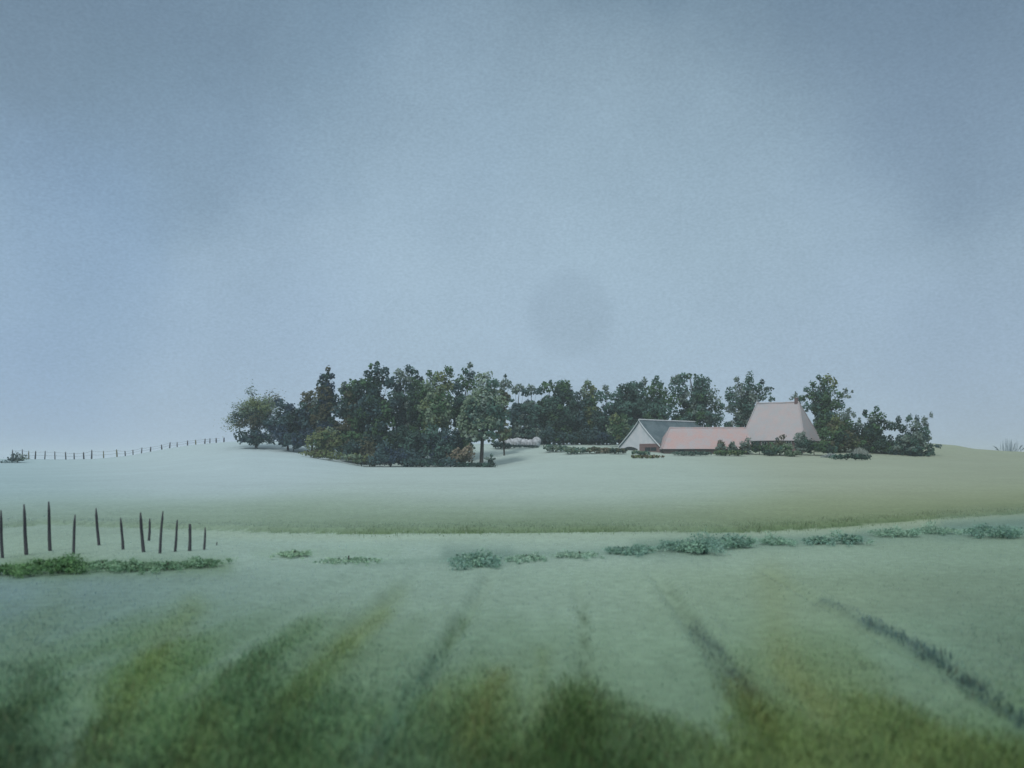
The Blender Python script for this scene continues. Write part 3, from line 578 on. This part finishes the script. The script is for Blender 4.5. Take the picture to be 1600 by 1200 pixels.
def opening(parent, name, u0, u1, z0, z1, v, mat_, frame=True, bars=0, out=-1):
    m = MB(); m.box((u0, v+(.02 if out < 0 else -.06), z0), (u1, v+(.06 if out < 0 else -.02), z1)); 
    w = MB(); w.box((u0, v+.0, z0), (u1, v+.05, z1)) 
    o = m.build(name, mat_, parent); 
    if frame:
        f = MB(); t = .09; a, b = (v-.05, v+.018) if out < 0 else (v-.018, v+.05)
        f.box((u0-t, a, z0-t), (u1+t, b, z0)); f.box((u0-t, a, z1), (u1+t, b, z1+t)); f.box((u0-t, a, z0), (u0, b, z1)); f.box((u1, a, z0), (u1+t, b, z1))
        for k in range(bars):
            x = u0+(u1-u0)*(k+1)/(bars+1); f.box((x-.03, a, z0), (x+.03, b, z1))
        fo = f.build('frame', M_TRIM, parent); fo.parent = o
    return o
# --- big farm house (hipped roof), nearest corner at 1257 px
ang = -R(33); D1 = 187.5
corner = P(1257, 716, D1); L_, W_ = 12.5, 11.5
cx_, cy_ = corner[0]-math.cos(-ang)*L_, corner[1]+math.sin(-ang)*L_
gzv = min(gz(cx_, cy_), gz(corner[0], corner[1]))
e = building('farmhouse', 'large farmhouse under a tall weathered rose grey hipped roof', (cx_, cy_, gzv), ang, 'farmhouse')
zE = H+(HZ-688)/F*D1-gzv; zR = H+(HZ-629.5)/F*(D1+9)-gzv
m = MB(); i0 = .35
m.box((i0, i0, -.8), (L_-i0, i0+.3, zE-.06)); m.box((i0, W_-i0-.3, -.8), (L_-i0, W_-i0, zE-.06)); m.box((i0, i0+.3, -.8), (i0+.3, W_-i0-.3, zE-.06)); m.box((L_-i0-.3, i0+.3, -.8), (L_-i0, W_-i0-.3, zE-.06))
m.build('wall', M_BRICK, e)
r0, r1 = 1.3, L_-2.85; vr = W_/2; m = MB()
sag(m, (0,0,zE), (L_,0,zE), (r1,vr,zR), (r0,vr,zR), 14, 8, .14); sag(m, (L_,W_,zE), (0,W_,zE), (r0,vr,zR), (r1,vr,zR), 14, 8, .14)
slab(m, [(L_,0,zE),(L_,W_,zE),(r1,vr,zR)]); slab(m, [(0,W_,zE),(0,0,zE),(r0,vr,zR)])
roof = m.build('roof', M_PINK, e)
m = MB(); m.tube([(r0-.1,vr,zR+.05),(r0+1.2,vr,zR+.02),(L_/2,vr,zR-.04),(r1-1.2,vr,zR+.02),(r1+.1,vr,zR+.05)], [.15]*5, 7)
for q0, q1 in (((L_,0,zE),(r1,vr,zR)),((L_,W_,zE),(r1,vr,zR)),((0,0,zE),(r0,vr,zR)),((0,W_,zE),(r0,vr,zR))): m.tube([np.array(q0)+[0,0,.02], np.array(q1)+[0,0,.04]], [.12,.12], 6)
k_ = m.build('ridge_tiles', M_PINK, e); k_.parent = roof
m = MB(); m.box((r1-.75, vr-.3, zR-.7), (r1-.15, vr+.3, zR+.75)); m.box((r1-.82, vr-.37, zR+.75), (r1-.08, vr+.37, zR+.87)); k_ = m.build('chimney', M_BRICK, e); k_.parent = roof
m = MB(); m.tube([(r0,vr,zR+.1),(r0,vr,zR+.35),(r0,vr,zR+.85)], [.16,.1,.03], 7); k_ = m.build('finial', M_TRIM, e); k_.parent = roof
m = MB(); m.tube([(-.02,-.09,zE-.12),(L_+.02,-.09,zE-.12)], [.08,.08], 6); m.build('gutter', M_DARK, e)
for u in (1.6, 4.2, 9.0, 10.8): opening(e, 'window', u, u+.9, .9, 2.2, i0-.06, M_GLASS, True, 1)
opening(e, 'door', 6.6, 7.6, 0, 2.1, i0-.06, M_DARK, True)
# --- low wing with red roof
D2 = 183.6; a0 = P(1035, 716, D2); L2 = (1173-1035)/F*D2; W2 = 9.0
gz2 = gz(a0[0]+L2/2, D2)
e = building('farm_wing', 'long low farm wing under a red tiled roof joined to the big farmhouse', (a0[0], D2, gz2), R(1.0), 'farm wing')
zE = max(H+(HZ-701.5)/F*D2-gz2, .7); zR = H+(HZ-668.5)/F*(D2+W2/2)-gz2
m = MB(); m.box((.3,.3,-1), (L2-.1,.55,zE-.05)); m.box((.3,W2-.55,-1), (L2-.1,W2-.3,zE-.05)); m.box((.3,.55,-1),(.55,W2-.55,zE-.05)); m.box((L2-.35,.55,-1),(L2-.1,W2-.55,zE-.05)); m.build('wall', M_DBRICK, e)
h0 = (1053-1035)/F*D2; m = MB()
sag(m, (-.1,0,zE), (L2+.4,0,zE), (L2+.4,W2/2,zR), (h0,W2/2,zR), 18, 7, .14); sag(m, (L2+.4,W2,zE), (-.1,W2,zE), (h0,W2/2,zR), (L2+.4,W2/2,zR), 18, 7, .12)
slab(m, [(-.1,W2,zE),(-.1,0,zE),(h0,W2/2,zR)]); roof = m.build('roof', M_RED, e)
m = MB(); m.tube([(h0,W2/2,zR+.04),(L2*.35,W2/2,zR-.02),(L2*.7,W2/2,zR+.03),(L2+.4,W2/2,zR)], [.14]*4, 7); m.tube([(-.1,0,zE+.03),(h0,W2/2,zR+.03)], [.11,.11], 6)
k_ = m.build('ridge_tiles', M_RED, e); k_.parent = roof
m = MB(); m.tube([(-.1,-.08,zE-.1),(L2+.3,-.08,zE-.1)], [.07,.07], 6); m.build('gutter', M_DARK, e)
m = MB(); m.box((L2+.05, .1, -1), (L2+.35, W2-.1, zR-.9)); 
opening(e, 'door', 3.0, 4.0, 0, max(zE-.12,.5), .24, M_DARK, False)
# --- slate roofed barn with pale gable end
D3 = 186.5; th = R(43); W3 = (1033-974)/F*D3/math.cos(th); L3 = 18.5
# local u runs along the ridge (to the back right), v across; gable end at u=0
b1 = P(1033, 716, D3)            # nearest corner: end wall meets the long side
ang3 = math.pi/2-th
ang3 = th
e_u = np.array([math.cos(th), math.sin(th)]); e_v = np.array([-math.sin(th), math.cos(th)])
W3 = (1033-974)/F*D3/math.sin(th)
gz3 = min(gz(b1[0], D3), gz(b1[0]+e_v[0]*W3, D3+e_v[1]*W3))
e = building('slate_barn', 'old barn with dark slate roof, pale gable end and dark doorway', (b1[0], D3, gz3), th, 'barn')
zE = H+(HZ-697)/F*(D3)-gz3; Dm = D3+e_v[1]*W3/2; zR = H+(HZ-656)/F*Dm-gz3
zL = H+(HZ-699)/F*(D3+e_v[1]*W3)-gz3; zE = (zE+zL)/2
m = MB(); t = .3                                                                     # pale upper gable, brick base panel, low side walls
nn = 10
def prof(v):  # flared (bell-cast) gable outline
    a_ = abs(v/W3*2-1); return zR-(zR-zE)*(a_**.86)
gv = [(.0, v, prof(v)-.12) for v in np.linspace(.1, W3-.1, 2*nn+1)]
front = [(0,.1,0)]+gv+[(0,W3-.1,0)]; k = len(front)
vs = front+[(t,)+q[1:] for q in front]
fc = [(0,)+tuple([i_, i_+1]) for i_ in range(1, k-1)]; fc += [(k, i_+1+k, i_+k) for i_ in range(1, k-1)]
fc += [(i_, i_+k, (i_+1) % k+k, (i_+1) % k) for i_ in range(k)]
m.add(vs, fc); m.box((0,.1,-1),(t,W3-.1,-.002)); m.build('gable_wall', M_PLASTER, e)
m = MB(); m.box((t,.1,-1),(L3,.35,zE-.1)); m.box((t,W3-.35,-1),(L3,W3-.1,zE-.1)); m.box((L3-.3,.35,-1),(L3,W3-.35,zE-.1)); m.build('side_wall', M_DBRICK, e)
m = MB()
for side in (0, 1):
    n2 = 7; vv = np.linspace(0, W3/2, n2+1) if side == 0 else np.linspace(W3, W3/2, n2+1)
    prev = None
    for q in vv:
        z = prof(q)
        if prev is not None:
            p_ = [(-.25,prev[0],prev[1]),(L3+.2,prev[0],prev[1]),(L3-(1.6 if q == vv[-1] else 0)+.2,q,z),(-.25,q,z)]
            slab(m, p_ if side == 0 else p_[::-1], .16)
        prev = (q, z)
slab(m, [(L3+.2,0,zE),(L3+.2,W3,zE),(L3+.2,W3/2+.4,zR-.6),(L3+.2,W3/2-.4,zR-.6)], .14)
roof = m.build('roof', M_SLATE, e)
m = MB(); m.tube([(-.25,W3/2,zR+.05),(L3*.3,W3/2,zR+.02),(L3*.6,W3/2,zR+.05),(L3-1,W3/2,zR+.04)], [.16]*4, 7); k_ = m.build('ridge_tiles', M_TRIM, e); k_.parent = roof
m = MB()
pts = [(-.28, v, prof(v)-.02) for v in np.linspace(0, W3, 2*nn+1)]; m.tube(pts, [.12]*len(pts), 5); m.build('verge_board', M_TRIM, e)
# brick panel with window (v small = right), doorway (v large = left)
m = MB(); m.box((-.07,.12,-1),(-.003,W3*.50,zE+.55)); m.build('brick_panel', M_BRICK, e)
def opening_u(parent, name, v0, v1, z0, z1, mat_, fmat=None, u=-.07, arch=0):
    m = MB(); n_ = 8; pts = [(v0,z0),(v1,z0)]+[(v1+(v0-v1)*j/n_, z1+arch*math.sin(math.pi*j/n_)) for j in range(n_+1)]
    k = len(pts); vs = [(u-.05,a_,b_) for a_, b_ in pts]+[(u-.004,a_,b_) for a_, b_ in pts]
    m.add(vs, [tuple(range(k))[::-1], tuple(range(k, 2*k))]+[(i_, (i_+1) % k, (i_+1) % k+k, i_+k) for i_ in range(k)])
    o = m.build(name, mat_, parent)
    if fmat:
        f = MB(); f.box((u-.10,v0-.1,z1), (u-.055,v1+.1,z1+.12)); f.box((u-.10,v0-.1,z0),(u-.055,v0,z1)); f.box((u-.10,v1,z0),(u-.055,v1+.1,z1)); f.box((u-.10,(v0+v1)/2-.03,z0),(u-.055,(v0+v1)/2+.03,z1)); fo = f.build('frame', fmat, parent); fo.parent = o
    return o
opening_u(e, 'doorway', W3*.55, W3*.92, 0, zE*.62, M_DARK, None, -.003, .45)
opening_u(e, 'window', W3*.10, W3*.36, .35, max(zE-.35, 1.0), M_GLASS, M_BRICK, -.07, .12)

# ------------------------------------------------------------------ haze, sky, sun, camera
HAZE = 0.00042
hb = MB(); hb.box((-5200,-150,-9),(5200,5200,34)); mh = bpy.data.materials.new('haze_air'); mh.use_nodes = True; nt = mh.node_tree
nt.nodes.remove(nt.nodes['Principled BSDF']); pv = nt.nodes.new('ShaderNodeVolumePrincipled'); pv.inputs['Density'].default_value = HAZE
pv.inputs['Color'].default_value = (.90,.96,1.0,1); pv.inputs['Anisotropy'].default_value = .2
nt.links.new(pv.outputs[0], nt.nodes['Material Output'].inputs['Volume'])
tag(hb.build('haze', mh), 'thin pale mist over the whole meadow', 'haze', kind='stuff')

SUN_EL, SUN_AZ = 48, 205       # azimuth clockwise from the view direction
w = bpy.data.worlds.new('World'); SC.world = w; w.use_nodes = True; nt = w.node_tree; N = nt.nodes; L = nt.links
bg = N['Background']; bg.inputs['Strength'].default_value = .1
sky = N.new('ShaderNodeTexSky'); sky.sky_type = 'NISHITA'; sky.sun_disc = False; sky.sun_elevation = R(SUN_EL); sky.sun_rotation = R(SUN_AZ)
tc = N.new('ShaderNodeTexCoord')
def vm(op, a, b=None, val=None):
    n = N.new('ShaderNodeVectorMath'); n.operation = op; L.new(a, n.inputs[0])
    if b is not None: L.new(b, n.inputs[1])
    elif val is not None:
        if op == 'SCALE': n.inputs['Scale'].default_value = val
        else: n.inputs[1].default_value = val
    return n
def mth(op, a, b=None, clamp=False):
    n = N.new('ShaderNodeMath'); n.operation = op; n.use_clamp = clamp
    if hasattr(a, 'links'): L.new(a, n.inputs[0])
    else: n.inputs[0].default_value = a
    if b is not None:
        if hasattr(b, 'links'): L.new(b, n.inputs[1])
        else: n.inputs[1].default_value = b
    return n.outputs[0]
def mixc(fac, A, B_):
    n = N.new('ShaderNodeMix'); n.data_type = 'RGBA'
    if hasattr(fac, 'links'): L.new(fac, n.inputs['Factor'])
    else: n.inputs['Factor'].default_value = fac
    for s_, q in (('A', A), ('B', B_)):
        if hasattr(q, 'links'): L.new(q, n.inputs[s_])
        else: n.inputs[s_].default_value = (*q, 1)
    return n.outputs['Result']
dirv = tc.outputs['Generated']
nz = N.new('ShaderNodeTexNoise'); nz.inputs['Scale'].default_value = 5; nz.inputs['Detail'].default_value = 5; nz.inputs['Roughness'].default_value = .55; L.new(dirv, nz.inputs['Vector'])
off = vm('SUBTRACT', nz.outputs['Color'], val=(.5,.5,.5)); off = vm('SCALE', off.outputs[0], val=.16); dv = vm('ADD', dirv, off.outputs[0]); dv = vm('NORMALIZE', dv.outputs[0]).outputs[0]
def sk(c, g=1.0): return tuple(lin(c)*10*g*np.array([1.13,1.07,.98]))     # background strength is .1
sep = N.new('ShaderNodeSeparateXYZ'); L.new(dv, sep.inputs[0])
ramp = N.new('ShaderNodeValToRGB'); cr = ramp.color_ramp
RAMP = [(0,(140,164,192)),(.10,(139,163,190)),(.20,(137,162,185)),(.28,(128,154,177)),(.36,(113,138,160)),(.43,(100,125,148))]
els = [(0, RAMP[0][1], 1)]
el_pos = [(p_, c_, 1) for p_, c_ in RAMP]+[(.62,(150,165,180),1.3),(1,(170,180,190),1.6)]
while len(cr.elements) < len(el_pos): cr.elements.new(.5)
for el, (p_, c_, g_) in zip(cr.elements, el_pos): el.position = p_; el.color = (*sk(c_, g_*.1), 1)
L.new(sep.outputs['Z'], ramp.inputs[0])
cloud = vm('SCALE', ramp.outputs[0], val=10.0).outputs[0]
def pdir(px, py):
    d = np.array([(px-CX)/F, 1, (HZ-py)/F]); return d/np.linalg.norm(d)
def puff(col, px, py, r, strength, g=1.0, sharp=0, base=None):
    d = pdir(px, py); dp = vm('DOT_PRODUCT', dirv if sharp else dv, val=tuple(d)).outputs['Value']
    rr = math.cos(r/F); mr = N.new('ShaderNodeMapRange'); mr.interpolation_type = 'SMOOTHERSTEP'; L.new(dp, mr.inputs[0])
    mr.inputs[1].default_value = rr; mr.inputs[2].default_value = 1.0 if not sharp else 1-(1-rr)*sharp; mr.inputs[3].default_value = 0; mr.inputs[4].default_value = strength
    return mixc(mr.outputs[0], col, sk(base, g))
c = cloud
for px, py, r, st, cc_ in [
  (150,160,330,.36,(92,116,140)),(60,60,300,.3,(88,112,140)),(420,120,260,.45,(108,134,160)),(230,240,180,.5,(98,124,146)),(620,150,260,.4,(118,146,172)),
  (1000,40,300,.25,(104,130,150)),(1350,100,350,.28,(96,120,146)),(1560,60,330,.32,(84,106,134)),(800,320,420,.45,(142,168,192)),(300,420,330,.35,(132,160,192)),
  (60,430,260,.45,(118,148,184)),(1050,330,320,.3,(138,163,184)),(1500,350,300,.15,(122,146,176)),(1590,560,220,.25,(116,138,168)),(20,650,200,.35,(120,148,186)),(700,480,300,.25,(146,171,196))]:
    c = puff(c, px, py, r, st, base=cc_)
c = puff(c, 890, 492, 84, .36, base=(118,140,162), sharp=.15)
# fine mottling of the cloud sheet
mpn = N.new('ShaderNodeMapping'); mpn.inputs['Scale'].default_value = (1,1,1.7); L.new(dirv, mpn.inputs[0])
n2 = N.new('ShaderNodeTexNoise'); n2.inputs['Scale'].default_value = 300; n2.inputs['Detail'].default_value = 4; n2.inputs['Roughness'].default_value = .6; L.new(mpn.outputs[0], n2.inputs['Vector'])
n3 = N.new('ShaderNodeTexNoise'); n3.inputs['Scale'].default_value = 9; n3.inputs['Detail'].default_value = 6; L.new(dirv, n3.inputs['Vector'])
f1 = mth('ADD', mth('MULTIPLY', mth('SUBTRACT', n2.outputs['Fac'], .5), .42), mth('MULTIPLY', mth('SUBTRACT', n3.outputs['Fac'], .5), .22))
c = vm('SCALE', c); L.new(mth('ADD', f1, 1.0), c.inputs['Scale']); c = c.outputs[0]
c = mixc(.93, sky.outputs[0], c)
L.new(c, bg.inputs['Color'])

sd = bpy.data.lights.new('sun', 'SUN'); sd.energy = 1.5; sd.angle = R(14); sd.color = (1,.96,.9); so = bpy.data.objects.new('sun', sd); COL.objects.link(so)
from mathutils import Vector
az = R(SUN_AZ); dsun = Vector((math.sin(az)*math.cos(R(SUN_EL)), math.cos(az)*math.cos(R(SUN_EL)), math.sin(R(SUN_EL))))
so.rotation_euler = dsun.to_track_quat('Z', 'Y').to_euler()
cd = bpy.data.cameras.new('camera'); cd.lens = 35; cd.sensor_width = 36; cd.shift_y = (HZ-600)/1600; cd.clip_start = .1; cd.clip_end = 20000
cd.dof.use_dof = True; cd.dof.focus_distance = 90; cd.dof.aperture_fstop = 0.9
cam = bpy.data.objects.new('camera', cd); COL.objects.link(cam); cam.location = (0,0,H); cam.rotation_euler = (R(90),0,0); SC.camera = cam
SC.view_settings.view_transform = 'Standard'; SC.view_settings.look = 'None'; SC.view_settings.exposure = 0.2; SC.view_settings.gamma = 1
SC.cycles.volume_bounces = 1
